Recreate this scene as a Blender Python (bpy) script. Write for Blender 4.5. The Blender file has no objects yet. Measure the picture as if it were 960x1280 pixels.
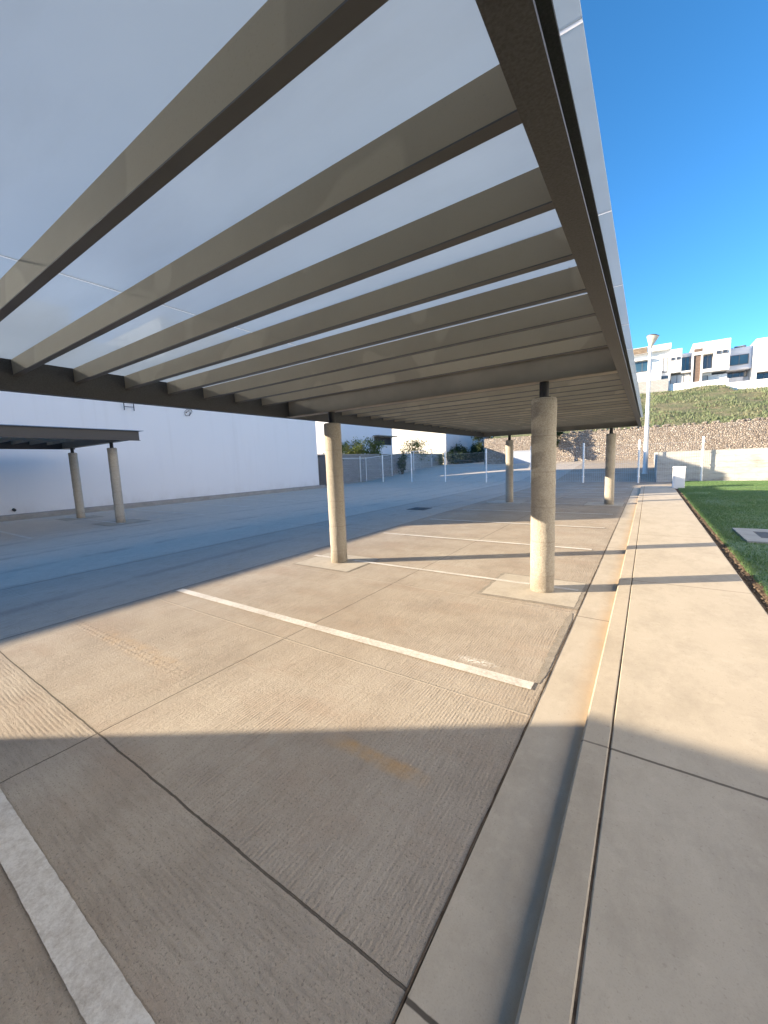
import bpy, bmesh, math, random
import numpy as np
from mathutils import Vector, Matrix, noise

random.seed(7)
rng = np.random.default_rng(7)
scene = bpy.context.scene
col = scene.collection
PI = math.pi

# ------------------------------------------------------------------ helpers
def tag(o, label=None, cat=None, group=None, kind=None):
    if label: o['label'] = label
    if cat: o['category'] = cat
    if group: o['group'] = group
    if kind: o['kind'] = kind
    return o

def empty(name, loc, label=None, cat=None, group=None):
    o = bpy.data.objects.new(name, None)
    o.empty_display_size = 0.2
    o.location = loc
    col.objects.link(o)
    return tag(o, label, cat, group)

def woff(o):
    v = Vector((0, 0, 0))
    while o is not None:
        v += Vector(o.location)
        o = o.parent
    return v

class MB:
    """collects shapes given in world coordinates, links them as one mesh"""
    def __init__(self): self.bm = bmesh.new()
    def box(self, x0, x1, y0, y1, z0, z1):
        m = Matrix.Translation(((x0+x1)/2, (y0+y1)/2, (z0+z1)/2)) @ Matrix.Diagonal((abs(x1-x0), abs(y1-y0), abs(z1-z0), 1))
        bmesh.ops.create_cube(self.bm, size=1, matrix=m); return self
    def cone(self, c, r0, r1, h, seg=24, axis=None):
        m = Matrix.Translation(Vector(c))
        if axis is not None:
            m = m @ Vector(axis).to_track_quat('Z', 'Y').to_matrix().to_4x4()
        m = m @ Matrix.Translation((0, 0, h/2))
        bmesh.ops.create_cone(self.bm, cap_ends=True, segments=seg, radius1=r0, radius2=r1, depth=h, matrix=m); return self
    def tube(self, a, b, r, seg=8):
        a = Vector(a); b = Vector(b)
        return self.cone(a, r, r, (b-a).length, seg, b-a)
    def lathe(self, c, prof, seg=28, tilt=None):
        rows = []
        for r, z in prof:
            rows.append([self.bm.verts.new((r*math.cos(2*PI*i/seg), r*math.sin(2*PI*i/seg), z)) for i in range(seg)])
        for a, b in zip(rows, rows[1:]):
            for i in range(seg):
                self.bm.faces.new((a[i], a[(i+1) % seg], b[(i+1) % seg], b[i]))
        self.bm.faces.new(list(reversed(rows[0]))); self.bm.faces.new(rows[-1])
        for row in rows:
            for v in row:
                p = v.co.copy()
                if tilt: p = tilt @ p
                v.co = p + Vector(c)
        return self
    def poly(self, pts):
        self.bm.faces.new([self.bm.verts.new(p) for p in pts]); return self
    def prism(self, pts, axis, a, b):
        """pts: closed 2-D outline; axis 'x' or 'y' extrusion from a to b"""
        def f(p, t): return (t, p[0], p[1]) if axis == 'x' else (p[0], t, p[1])
        A = [self.bm.verts.new(f(p, a)) for p in pts]; B = [self.bm.verts.new(f(p, b)) for p in pts]
        n = len(pts)
        self.bm.faces.new(A); self.bm.faces.new(list(reversed(B)))
        for i in range(n): self.bm.faces.new((A[i], B[i], B[(i+1) % n], A[(i+1) % n]))
        return self
    def build(self, name, mat, parent=None, smooth=False, bevel=0, label=None):
        bmesh.ops.recalc_face_normals(self.bm, faces=self.bm.faces[:])
        off = woff(parent) if parent else Vector((0, 0, 0))
        for v in self.bm.verts: v.co -= off
        me = bpy.data.meshes.new(name); self.bm.to_mesh(me); self.bm.free()
        if mat: me.materials.append(mat)
        if smooth:
            me.polygons.foreach_set('use_smooth', [True]*len(me.polygons))
        o = bpy.data.objects.new(name, me); col.objects.link(o)
        if parent: o.parent = parent
        if smooth:
            try: me.set_sharp_from_angle(angle=math.radians(40))
            except Exception: pass
        if bevel:
            b = o.modifiers.new('bevel', 'BEVEL'); b.width = bevel; b.segments = 2; b.limit_method = 'ANGLE'
        if label: o['label'] = label
        return o

def dup(o, parent, loc):
    c = o.copy(); col.objects.link(c); c.parent = parent; c.location = loc
    return c

# ------------------------------------------------------------------ node helpers
def new_mat(name):
    m = bpy.data.materials.new(name); m.use_nodes = True
    nt = m.node_tree; nt.nodes.clear()
    out = nt.nodes.new('ShaderNodeOutputMaterial')
    b = nt.nodes.new('ShaderNodeBsdfPrincipled')
    b.inputs['Specular IOR Level'].default_value = 0.3
    nt.links.new(b.outputs[0], out.inputs[0])
    return m, nt, b, out

class N:
    def __init__(s, nt): s.nt = nt; s.p = None
    def n(s, t, **kw):
        x = s.nt.nodes.new('ShaderNode'+t)
        for k, v in kw.items(): setattr(x, k, v)
        return x
    def put(s, sock, v):
        if isinstance(v, bpy.types.NodeSocket): s.nt.links.new(v, sock)
        elif isinstance(v, (tuple, list)) and len(v) == 3 and sock.type == 'RGBA': sock.default_value = (*v, 1)
        else: sock.default_value = v
    def math(s, op, a, b=None, c=None, clamp=False):
        x = s.n('Math', operation=op); x.use_clamp = clamp
        s.put(x.inputs[0], a)
        if b is not None: s.put(x.inputs[1], b)
        if c is not None: s.put(x.inputs[2], c)
        return x.outputs[0]
    def pos(s, scale=None):
        if s.p is None: s.p = s.n('NewGeometry').outputs['Position']
        if scale is None: return s.p
        v = s.n('VectorMath', operation='MULTIPLY'); s.put(v.inputs[0], s.p); v.inputs[1].default_value = scale
        return v.outputs[0]
    def xyz(s):
        x = s.n('SeparateXYZ'); s.put(x.inputs[0], s.pos()); return x.outputs
    def noise(s, scale, detail=4, rough=0.55, vec=None, dist=0):
        x = s.n('TexNoise'); s.put(x.inputs['Vector'], vec if vec is not None else s.pos())
        x.inputs['Scale'].default_value = scale; x.inputs['Detail'].default_value = detail
        x.inputs['Roughness'].default_value = rough; x.inputs['Distortion'].default_value = dist
        return x.outputs[0]
    def voro(s, scale, vec=None, feature='F1', out='Distance', rnd=1):
        x = s.n('TexVoronoi', feature=feature); s.put(x.inputs['Vector'], vec if vec is not None else s.pos())
        x.inputs['Scale'].default_value = scale; x.inputs['Randomness'].default_value = rnd
        return x.outputs[out]
    def ramp(s, f, stops, interp='LINEAR'):
        x = s.n('ValToRGB'); r = x.color_ramp; r.interpolation = interp
        while len(r.elements) < len(stops): r.elements.new(0.5)
        for e, (p, c) in zip(r.elements, stops):
            e.position = p; e.color = (*c, 1) if isinstance(c, tuple) else (c, c, c, 1)
        s.put(x.inputs[0], f); return x.outputs[0]
    def mix(s, f, a, b, mode='MIX'):
        x = s.n('Mix', data_type='RGBA', blend_type=mode); s.put(x.inputs[0], f)
        s.put(x.inputs[6], a); s.put(x.inputs[7], b); return x.outputs[2]
    def rng(s, v, a, b, c=0., d=1.):
        x = s.n('MapRange'); x.clamp = True
        for i, q in enumerate((v, a, b, c, d)): s.put(x.inputs[i], q)
        return x.outputs[0]
    def bump(s, h, strength=0.3, dist=0.02, normal=None):
        x = s.n('Bump'); x.inputs['Strength'].default_value = strength; x.inputs['Distance'].default_value = dist
        s.put(x.inputs['Height'], h)
        if normal is not None: s.put(x.inputs['Normal'], normal)
        return x.outputs[0]
    def line(s, coord, at, w, soft=None):
        """1 on a line coord == at of half width w"""
        d = s.math('ABSOLUTE', s.math('SUBTRACT', coord, at))
        return s.rng(d, w, w*(soft or 1.6), 1., 0.)

def simple(name, c, rough=0.7, var=0.12, scale=3., bump=0.1, bscale=60., metal=0., spec=0.3, bd=0.004):
    m, nt, b, out = new_mat(name); g = N(nt)
    f = g.noise(scale, 5)
    lo = tuple(x*(1-var) for x in c); hi = tuple(min(1, x*(1+var)) for x in c)
    g.put(b.inputs['Base Color'], g.mix(g.rng(f, .3, .7), lo, hi))
    b.inputs['Roughness'].default_value = rough; b.inputs['Metallic'].default_value = metal
    b.inputs['Specular IOR Level'].default_value = spec
    if bump: g.put(b.inputs['Normal'], g.bump(g.noise(bscale, 3), bump, bd))
    return m

# ------------------------------------------------------------------ materials
def lot_material():
    m, nt, b, out = new_mat('brushed_concrete'); g = N(nt)
    X, Y, Z = g.xyz()
    big = g.noise(0.45, 5, .6); med = g.noise(2.2, 6, .65); fine = g.noise(55, 4, .7); grit = g.noise(210, 2, .6)
    patch = g.noise(0.9, 3, .5, g.pos((1.0, .35, 1)))
    c = g.mix(g.rng(big, .32, .68), (.335, .285, .225), (.40, .355, .295))
    c = g.mix(g.math('MULTIPLY', g.rng(med, .42, .70), .6), c, (.27, .225, .18))
    c = g.mix(g.math('MULTIPLY', g.rng(g.noise(.75, 7, .75, g.pos((1, 1.3, 1))), .53, .68), .42), c, (.235, .20, .165))
    c = g.mix(g.math('MULTIPLY', g.rng(patch, .5, .72), .45), c, (.45, .41, .35))
    # reddish-brown dust worked into the foreground slabs
    c = g.mix(g.math('MULTIPLY', g.rng(g.noise(1.5, 5, .7, g.pos((.6, 1.4, 1))), .5, .75), .38), c, (.30, .20, .14))
    # slab by slab: the driving lane left of x=-7.7 is painted paler to lift its shade
    lane = g.rng(X, -7.9, -7.7, 1, 0)
    c = g.mix(g.math('MULTIPLY', lane, .85), c, (.62, .55, .465))
    far = g.rng(X, -5.34, -5.30, 1, 0)
    c = g.mix(g.math('MULTIPLY', g.math('SUBTRACT', far, lane), .6), c, (.53, .485, .425))
    # faint tyre tracks curving down the driving lane
    tw = g.math('ADD', X, g.math('MULTIPLY', g.math('SINE', g.math('MULTIPLY', Y, .23)), .5))
    ty = g.math('MAXIMUM', g.math('MAXIMUM', g.line(tw, -8.9, .05, 4), g.line(tw, -10.4, .05, 4)), g.math('MAXIMUM', g.line(tw, -6.2, .04, 4), g.line(tw, -12.6, .05, 4)))
    c = g.mix(g.math('MULTIPLY', g.math('MULTIPLY', ty, .3), g.rng(g.noise(1.3, 4), .4, .6)), c, (.16, .15, .14))
    # broom and rib lines
    wob = g.math('MULTIPLY', g.math('SUBTRACT', g.noise(1.1, 2), .5), .05)
    near = g.rng(Y, .835, .845, 1, 0)
    def ribs(co, p, w=wob):
        t = g.math('MULTIPLY', g.math('ADD', co, w), 2*PI/p)
        return g.math('ADD', g.math('MULTIPLY', g.math('SINE', t), .5), .5)
    r1 = ribs(Y, .024); r2 = ribs(X, .022)
    rmask = g.rng(g.noise(1.1, 4, .6), .40, .62)
    rib = g.math('ADD', g.math('MULTIPLY', r1, near), g.math('MULTIPLY', r2, g.math('SUBTRACT', 1., near)))
    brk = g.rng(g.noise(14, 3, .7, g.pos((1, 1, 1))), .35, .6)
    rib = g.math('MULTIPLY', g.math('MULTIPLY', rib, rmask), brk)
    sm = g.noise(6, 5, .75, g.pos((5, .7, 1))); sm2 = g.noise(6, 5, .75, g.pos((.7, 5, 1)))
    streak = g.math('ADD', g.math('MULTIPLY', sm2, near), g.math('MULTIPLY', sm, g.math('SUBTRACT', 1., near)))
    c = g.mix(g.math('MULTIPLY', g.rng(streak, .48, .72), .45), c, (.22, .19, .15))
    c = g.mix(g.math('MULTIPLY', rib, .20), c, (.2, .17, .14))
    c = g.mix(g.math('MULTIPLY', g.rng(grit, .53, .70), .45), c, (.19, .165, .14))
    c = g.mix(g.math('MULTIPLY', g.rng(g.noise(95, 2, .5), .60, .68), .55), c, (.13, .11, .09))
    c = g.mix(g.math('MULTIPLY', g.rng(fine, .55, .75), .22), c, (.5, .46, .4))
    # faint old orange paint marks
    ox = g.math('MULTIPLY', g.rng(X, -1.55, -1.35, 0, 1), g.rng(X, -.98, -.84, 1, 0))
    o1 = g.math('MULTIPLY', g.line(Y, 1.57, .03, 2.2), ox)
    o2 = g.math('MULTIPLY', g.line(Y, 1.53, .05, 2.4), g.math('MULTIPLY', g.rng(X, -4.8, -4.3, 0, 1), g.rng(X, -3.4, -3.0, 1, 0)))
    om = g.math('MULTIPLY', g.math('MAXIMUM', o1, g.math('MULTIPLY', o2, .35)), g.rng(g.noise(9, 4), .3, .65))
    c = g.mix(g.math('MULTIPLY', om, .55), c, (.50, .29, .10))
    # white scuff
    sx = g.math('MULTIPLY', g.rng(g.math('ABSOLUTE', g.math('SUBTRACT', X, -1.09)), .05, .2, 1, 0), g.rng(g.math('ABSOLUTE', g.math('SUBTRACT', Y, 2.84)), .0, .06, 1, 0))
    c = g.mix(g.math('MULTIPLY', sx, g.rng(g.noise(40, 3), .42, .6)), c, (.66, .64, .6))
    # oil drips along the bays
    drip = g.math('MULTIPLY', g.rng(g.voro(.9, g.pos((1, .55, 0))), .02, .12, 1, 0), g.rng(g.noise(8, 4), .4, .6))
    c = g.mix(g.math('MULTIPLY', drip, .25), c, (.12, .105, .09))
    # joints
    jw = g.math('MULTIPLY', g.math('SUBTRACT', g.noise(5, 4, .7), .5), .016)
    Xj = g.math('ADD', X, jw); Yj = g.math('ADD', Y, jw)
    J = g.line(Xj, -2.79, .0028, 1.9)
    J = g.math('MAXIMUM', J, g.line(Yj, .84, .003, 1.9))
    J = g.math('MAXIMUM', J, g.math('MULTIPLY', g.line(Xj, -5.32, .007), .75))
    J = g.math('MAXIMUM', J, g.math('MULTIPLY', g.line(Xj, -7.72, .012), .55))
    for xx in (-11.2, -14.0): J = g.math('MAXIMUM', J, g.math('MULTIPLY', g.line(Xj, xx, .012), .5))
    for yy in (7.7, 12.4, 17., 22.): J = g.math('MAXIMUM', J, g.math('MULTIPLY', g.line(Yj, yy, .009), .45))
    ridge = g.math('MAXIMUM', g.line(Yj, 2.36, .006), g.line(Yj, 4.27, .006))
    ridge = g.math('MULTIPLY', ridge, g.rng(X, -5.3, -5.2, 0, 1))
    hp = g.math('MAXIMUM', g.line(Yj, 1.52, .012), g.line(Yj, 1.47, .008))
    teeth = g.math('MULTIPLY', g.rng(g.math('SINE', g.math('MULTIPLY', X, 95.)), -.1, .3), g.math('MULTIPLY', hp, g.rng(X, -3.8, -2.0, 1, 0)))
    c = g.mix(g.math('MULTIPLY', J, .8), c, (.07, .058, .046))
    c = g.mix(g.math('MULTIPLY', ridge, .4), c, (.45, .40, .33))
    g.put(b.inputs['Base Color'], c); b.inputs['Roughness'].default_value = .88
    b.inputs['Specular IOR Level'].default_value = .2
    h = g.math('ADD', g.math('MULTIPLY', rib, .21), g.math('MULTIPLY', fine, .42))
    h = g.math('ADD', h, g.math('MULTIPLY', streak, .5)); h = g.math('ADD', h, g.math('MULTIPLY', grit, .22))
    h = g.math('SUBTRACT', h, g.math('MULTIPLY', J, 1.4)); h = g.math('ADD', h, g.math('MULTIPLY', ridge, .6)); h = g.math('ADD', h, g.math('MULTIPLY', teeth, .18))
    g.put(b.inputs['Normal'], g.bump(h, .9, .013))
    return m

def smooth_concrete(name, a, bb, stain=None, joints=(), xjoint=None, bump=.35, sc=1.0):
    m, nt, b, out = new_mat(name); g = N(nt)
    X, Y, Z = g.xyz()
    big = g.noise(.8*sc, 5, .65); med = g.noise(3.2*sc, 8, .75, g.pos((1, .6, 1))); grit = g.noise(160, 3, .65); blot = g.noise(11*sc, 4, .6)
    c = g.mix(g.rng(big, .3, .7), a, bb)
    c = g.mix(g.math('MULTIPLY', g.rng(med, .45, .7), .5), c, tuple(x*.66 for x in a))
    c = g.mix(g.math('MULTIPLY', g.rng(blot, .55, .72), .25), c, tuple(min(1, x*1.2) for x in bb))
    c = g.mix(g.math('MULTIPLY', g.rng(grit, .54, .72), .3), c, tuple(x*.58 for x in a))
    c = g.mix(g.math('MULTIPLY', g.rng(g.noise(70, 2, .5), .66, .72), .3), c, tuple(x*.5 for x in a))
    if stain:
        sx0, sx1, scol, amt = stain
        sm = g.math('MULTIPLY', g.rng(X, sx0, sx1, 0, 1), g.rng(g.noise(1.7, 5, .65), .25, .55))
        c = g.mix(g.math('MULTIPLY', sm, amt), c, scol)
    J = None
    jw = g.math('MULTIPLY', g.math('SUBTRACT', g.noise(7, 3, .7), .5), .01)
    for yy, w, s in joints:
        l = g.math('MULTIPLY', g.line(g.math('ADD', Y, jw), yy, w), s)
        J = l if J is None else g.math('MAXIMUM', J, l)
    if J is not None: c = g.mix(J, c, (.06, .05, .04))
    g.put(b.inputs['Base Color'], c); b.inputs['Roughness'].default_value = .8; b.inputs['Specular IOR Level'].default_value = .25
    h = g.math('ADD', g.math('MULTIPLY', grit, .3), g.math('ADD', g.math('MULTIPLY', med, .6), g.math('MULTIPLY', blot, .3)))
    if J is not None: h = g.math('SUBTRACT', h, J)
    g.put(b.inputs['Normal'], g.bump(h, bump, .006))
    return m

def column_material():
    m, nt, b, out = new_mat('exposed_aggregate_concrete'); g = N(nt)
    st = g.voro(130, None, 'F1', 'Color'); sep = g.n('SeparateColor'); g.put(sep.inputs[0], st)
    d = g.voro(130); f = g.noise(5, 5, .65); pit = g.noise(38, 4, .7)
    c = g.mix(g.rng(sep.outputs[0], .2, .9), (.345, .315, .265), (.475, .44, .375))
    c = g.mix(g.math('MULTIPLY', g.rng(f, .4, .7), .5), c, (.42, .385, .325))
    c = g.mix(g.math('MULTIPLY', g.rng(pit, .55, .68), .5), c, (.21, .185, .15))
    c = g.mix(g.math('MULTIPLY', g.rng(g.noise(3, 6, .75, g.pos((1, 1, .35))), .5, .7), .4), c, (.30, .275, .235))
    Xc, Yc, Zc = g.xyz()
    c = g.mix(g.math('MULTIPLY', g.rng(Zc, 0.02, .32, 1, 0), g.rng(g.noise(6, 5, .7), .3, .65, .15, .75)), c, (.20, .165, .12))
    c = g.mix(g.math('MULTIPLY', g.line(g.math('FRACT', g.math('MULTIPLY', Zc, 1/.41)), .5, .012), .3), c, (.22, .19, .155))
    g.put(b.inputs['Base Color'], c); b.inputs['Roughness'].default_value = .92; b.inputs['Specular IOR Level'].default_value = .15
    h = g.math('SUBTRACT', g.math('MULTIPLY', pit, -.9), g.math('MULTIPLY', d, .6))
    g.put(b.inputs['Normal'], g.bump(h, .7, .01))
    return m

def paint_line_material():
    m, nt, b, out = new_mat('worn_white_paint'); g = N(nt)
    w = g.noise(38, 5, .8); w2 = g.noise(2.5, 3); gr = g.noise(120, 3, .7)
    wear = g.math('ADD', g.math('MULTIPLY', w, .7), g.math('MULTIPLY', w2, .5))
    c = g.mix(g.math('MULTIPLY', g.rng(wear, .54, .76), .85), (.62, .595, .545), (.37, .33, .28))
    c = g.mix(g.math('MULTIPLY', g.rng(gr, .5, .7), .3), c, (.33, .30, .26))
    g.put(b.inputs['Base Color'], c); b.inputs['Roughness'].default_value = .7
    g.put(b.inputs['Normal'], g.bump(g.math('ADD', gr, w), .4, .005))
    return m

def purlin_material():
    m, nt, b, out = new_mat('brown_grey_painted_steel'); g = N(nt)
    f = g.noise(1.3, 5, .6); gr = g.noise(140, 3, .7); pt = g.noise(.9, 2, .5, g.pos((1.2, 3.1, 1)))
    c = g.mix(g.rng(f, .3, .7), (.265, .233, .18), (.315, .278, .214))
    c = g.mix(g.math('MULTIPLY', g.rng(pt, .575, .59), .4), c, (.43, .375, .285))
    c = g.mix(g.math('MULTIPLY', g.rng(gr, .58, .72), .3), c, (.2, .17, .13))
    g.put(b.inputs['Base Color'], c); b.inputs['Roughness'].default_value = .6
    g.put(b.inputs['Normal'], g.bump(gr, .12, .003))
    return m

def roof_material():
    m, nt, b, out = new_mat('milky_polycarbonate'); g = N(nt)
    nt.nodes.remove(b)
    f = g.noise(.7, 4, .5)
    dirt = g.noise(1.7, 6, .7, g.pos((.5, 2.2, 1))); dust = g.voro(1.9)
    tc = g.mix(g.rng(f, .3, .7), (.47, .53, .575), (.545, .61, .65))
    tc = g.mix(g.math('MULTIPLY', g.rng(dirt, .5, .75), .22), tc, (.34, .36, .36))
    tc = g.mix(g.math('MULTIPLY', g.rng(dust, .012, .02, 1, 0), .7), tc, (.12, .11, .09))
    tr = g.n('BsdfTranslucent'); g.put(tr.inputs[0], tc)
    df = g.n('BsdfDiffuse'); g.put(df.inputs[0], (.55, .58, .62))
    rf = g.n('BsdfRefraction'); rf.inputs['Roughness'].default_value = .8; rf.inputs['IOR'].default_value = 1.02
    g.put(rf.inputs['Color'], g.mix(.5, tc, (.62, .72, .80)))
    m0 = g.n('MixShader'); m0.inputs[0].default_value = .28
    nt.links.new(tr.outputs[0], m0.inputs[1]); nt.links.new(rf.outputs[0], m0.inputs[2])
    tp = g.n('BsdfTransparent'); tp.inputs[0].default_value = (.85, .9, .95, 1)
    m1 = g.n('MixShader'); m1.inputs[0].default_value = ROOF_TRANS
    nt.links.new(df.outputs[0], m1.inputs[1]); nt.links.new(m0.outputs[0], m1.inputs[2])
    m2 = g.n('MixShader'); m2.inputs[0].default_value = ROOF_CLEAR
    nt.links.new(m1.outputs[0], m2.inputs[1]); nt.links.new(tp.outputs[0], m2.inputs[2])
    nt.links.new(m2.outputs[0], out.inputs[0])
    return m

def joint_material():
    m, nt, b, out = new_mat('clear_joint_strip'); g = N(nt); nt.nodes.remove(b)
    tr = g.n('BsdfTranslucent'); tr.inputs[0].default_value = (.84, .85, .86, 1)
    df = g.n('BsdfDiffuse'); df.inputs[0].default_value = (.9, .9, .9, 1)
    m1 = g.n('MixShader'); m1.inputs[0].default_value = .92
    nt.links.new(df.outputs[0], m1.inputs[1]); nt.links.new(tr.outputs[0], m1.inputs[2]); nt.links.new(m1.outputs[0], out.inputs[0])
    return m

def stone_material():
    m, nt, b, out = new_mat('gabion_stone'); g = N(nt)
    v = g.pos((1, 1, 1.25))
    cc = g.voro(6.0, v, 'F1', 'Color'); sep = g.n('SeparateColor'); g.put(sep.inputs[0], cc)
    d = g.voro(6.0, v, 'DISTANCE_TO_EDGE')
    c = g.ramp(sep.outputs[0], [(0, (.28, .235, .20)), (.35, (.43, .37, .31)), (.6, (.50, .44, .375)), (.85, (.36, .325, .29)), (1, (.56, .52, .465))])
    c = g.mix(g.math('MULTIPLY', g.noise(20, 4), .4), c, (.30, .24, .19))
    c = g.mix(g.rng(d, .01, .06, .75, 0), c, (.13, .11, .09))
    g.put(b.inputs['Base Color'], c); b.inputs['Roughness'].default_value = .95
    g.put(b.inputs['Normal'], g.bump(g.rng(d, 0, .22), .9, .12))
    return m

def weathered_wall_material():
    m, nt, b, out = new_mat('board_marked_concrete'); g = N(nt)
    X, Y, Z = g.xyz()
    board = g.line(g.math('FRACT', g.math('MULTIPLY', Z, 1/.30)), .5, .04)
    sv = g.line(g.math('FRACT', g.math('MULTIPLY', X, 1/2.44)), .5, .006)
    f = g.noise(1.1, 5, .6); s = g.noise(1.2, 5, .7, g.pos((1.0, 1, 2.2))); p = g.noise(7, 4, .7, g.pos((.5, 1, 2.4)))
    c = g.mix(g.rng(f, .3, .7), (.40, .395, .375), (.49, .485, .46))
    c = g.mix(g.math('MULTIPLY', g.rng(s, .5, .74), .75), c, (.20, .18, .16))
    c = g.mix(g.math('MULTIPLY', g.rng(p, .52, .7), .5), c, (.27, .25, .22))
    c = g.mix(g.math('MULTIPLY', g.math('MAXIMUM', board, sv), .15), c, (.18, .17, .15))
    g.put(b.inputs['Base Color'], c); b.inputs['Roughness'].default_value = .9
    g.put(b.inputs['Normal'], g.bump(g.math('ADD', p, board), .4, .03))
    return m

def block_material(name, a, bb):
    m, nt, b, out = new_mat(name); g = N(nt)
    br = g.n('TexBrick'); br.inputs['Scale'].default_value = 1.0
    X, Y, Z = g.xyz(); cv = g.n('CombineXYZ'); g.put(cv.inputs[0], g.math('ADD', X, Y)); g.put(cv.inputs[1], Z)
    g.put(br.inputs['Vector'], cv.outputs[0])
    br.inputs['Brick Width'].default_value = .4; br.inputs['Row Height'].default_value = .2; br.inputs['Mortar Size'].default_value = .012
    br.inputs['Color1'].default_value = (*a, 1); br.inputs['Color2'].default_value = (*bb, 1); br.inputs['Mortar'].default_value = (*[x*.6 for x in a], 1)
    c = g.mix(g.math('MULTIPLY', g.noise(2.5, 5), .4), br.outputs[0], tuple(x*.7 for x in a))
    g.put(b.inputs['Base Color'], c); b.inputs['Roughness'].default_value = .93
    g.put(b.inputs['Normal'], g.bump(br.outputs['Fac'], .3, -.01))
    return m

def white_wall_material(name, c0, amt=.05):
    m, nt, b, out = new_mat(name); g = N(nt)
    f = g.noise(.35, 5, .6); s = g.noise(1.3, 5, .65, g.pos((1.2, 1.2, .12))); t = g.noise(90, 3)
    c = g.mix(g.math('MULTIPLY', g.rng(f, .35, .7), amt*2), c0, tuple(x*.86 for x in c0))
    c = g.mix(g.math('MULTIPLY', g.rng(s, .55, .8), amt*3), c, tuple(x*.75 for x in c0))
    g.put(b.inputs['Base Color'], c); b.inputs['Roughness'].default_value = .85; b.inputs['Specular IOR Level'].default_value = .2
    g.put(b.inputs['Normal'], g.bump(t, .15, .004))
    return m

def base_grime(mat):
    nt = mat.node_tree; g = N(nt); b = [x for x in nt.nodes if x.type == 'BSDF_PRINCIPLED'][0]
    src = b.inputs['Base Color'].links[0].from_socket
    X, Y, Z = g.xyz()
    m = g.math('MULTIPLY', g.rng(Z, .2, .75, 1, 0), g.rng(g.noise(1.4, 5, .7, g.pos((1, 1, .5))), .4, .7))
    d = g.math('MULTIPLY', g.rng(g.noise(2.2, 4, .6, g.pos((1, 1, .05))), .6, .75), .10)
    c = g.mix(g.math('MAXIMUM', g.math('MULTIPLY', m, .35), d), src, (.42, .38, .33))
    g.put(b.inputs['Base Color'], c)

def hill_material():
    m, nt, b, out = new_mat('dry_hillside'); g = N(nt)
    f = g.noise(.33, 6, .65); h = g.noise(1.6, 5, .7); t = g.noise(5, 4, .7, g.pos((1, .35, 2)))
    c = g.ramp(f, [(.30, (.28, .215, .145)), (.45, (.215, .20, .125)), (.58, (.15, .175, .095)), (.72, (.245, .215, .15))])
    c = g.mix(g.math('MULTIPLY', g.rng(h, .48, .7), .7), c, (.10, .125, .05))
    c = g.mix(g.math('MULTIPLY', g.rng(t, .55, .72), .6), c, (.27, .215, .14))
    g.put(b.inputs['Base Color'], c); b.inputs['Roughness'].default_value = 1; b.inputs['Specular IOR Level'].default_value = .05
    g.put(b.inputs['Normal'], g.bump(g.math('ADD', h, t), .8, .25))
    return m

def leaf_material(name, a, bb, cc, scale=3., trans=.25):
    m, nt, b, out = new_mat(name); g = N(nt)
    f = g.noise(scale, 4, .7); q = g.noise(scale*9, 2)
    c = g.ramp(f, [(.3, a), (.5, bb), (.7, cc)])
    c = g.mix(g.math('MULTIPLY', g.rng(q, .4, .7), .5), c, tuple(x*1.5 for x in bb))
    g.put(b.inputs['Base Color'], c); b.inputs['Roughness'].default_value = .6; b.inputs['Specular IOR Level'].default_value = .25
    tl = g.n('BsdfTranslucent'); g.put(tl.inputs[0], c)
    mx = g.n('MixShader'); mx.inputs[0].default_value = trans
    nt.links.new(b.outputs[0], mx.inputs[1]); nt.links.new(tl.outputs[0], mx.inputs[2]); nt.links.new(mx.outputs[0], out.inputs[0])
    return m

def glass_material(name, tint):
    m, nt, b, out = new_mat(name); g = N(nt)
    f = g.noise(.6, 2)
    g.put(b.inputs['Base Color'], g.mix(g.rng(f, .35, .65), tint, tuple(x*1.5 for x in tint)))
    b.inputs['Roughness'].default_value = .08; b.inputs['Specular IOR Level'].default_value = .8
    return m

EBX = 11.; EBH = 15.5  # east building front and height, set for its bounce light
ROOF_TRANS = .72; ROOF_CLEAR = .22
M = {}
M['lot'] = lot_material()
WJ = [(2.19, .006, .8)] + [(y, .006, .5) for y in (-1.1, 5.5, 8.8, 12.1, 15.4, 18.7)]
M['walk'] = smooth_concrete('trowelled_concrete', (.41, .36, .285), (.47, .42, .34), joints=WJ)
M['kerb'] = smooth_concrete('kerb_concrete', (.39, .34, .265), (.45, .395, .315), joints=[(y, .005, .6) for y in (2.19, 5.5, 8.8, 12.1, 15.4)])
M['gutter'] = smooth_concrete('gutter_concrete', (.41, .36, .285), (.47, .42, .345), stain=(-.40, -.25, (.47, .34, .215), .6), joints=[(.82, .006, .9)] + [(y, .006, .6) for y in (4.2, 7.7, 12.4, 17.)])
M['pad'] = smooth_concrete('pad_concrete', (.39, .35, .285), (.44, .40, .335), sc=2)
M['rough'] = smooth_concrete('crumbled_concrete', (.22, .195, .16), (.32, .285, .235), bump=1.0, sc=9)
M['column'] = column_material()
M['line'] = paint_line_material()
M['purlin'] = purlin_material()
M['beam'] = simple('dark_painted_steel', (.050, .051, .054), .5, .3, 130., .2, 150)
M['cross'] = simple('grey_brown_steel', (.235, .21, .172), .55, .14, 2., .12, 150)
M['flange'] = simple('underside_shade_steel', (.085, .086, .090), .55, .12, 2., .12, 150)  # purlin undersides: their shade put into the colour as darker steel
M['stub'] = simple('black_steel', (.03, .03, .033), .45, .2, 4., .1, 90)
M['roof'] = roof_material()
M['joint'] = joint_material()
M['white_wall'] = white_wall_material('white_render', (.72, .715, .72))
base_grime(M['white_wall'])
M['plinth'] = smooth_concrete('plinth_concrete', (.27, .255, .235), (.36, .34, .31), sc=1.5)
M['house_white'] = white_wall_material('house_white_render', (.80, .79, .78), .03)
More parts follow.
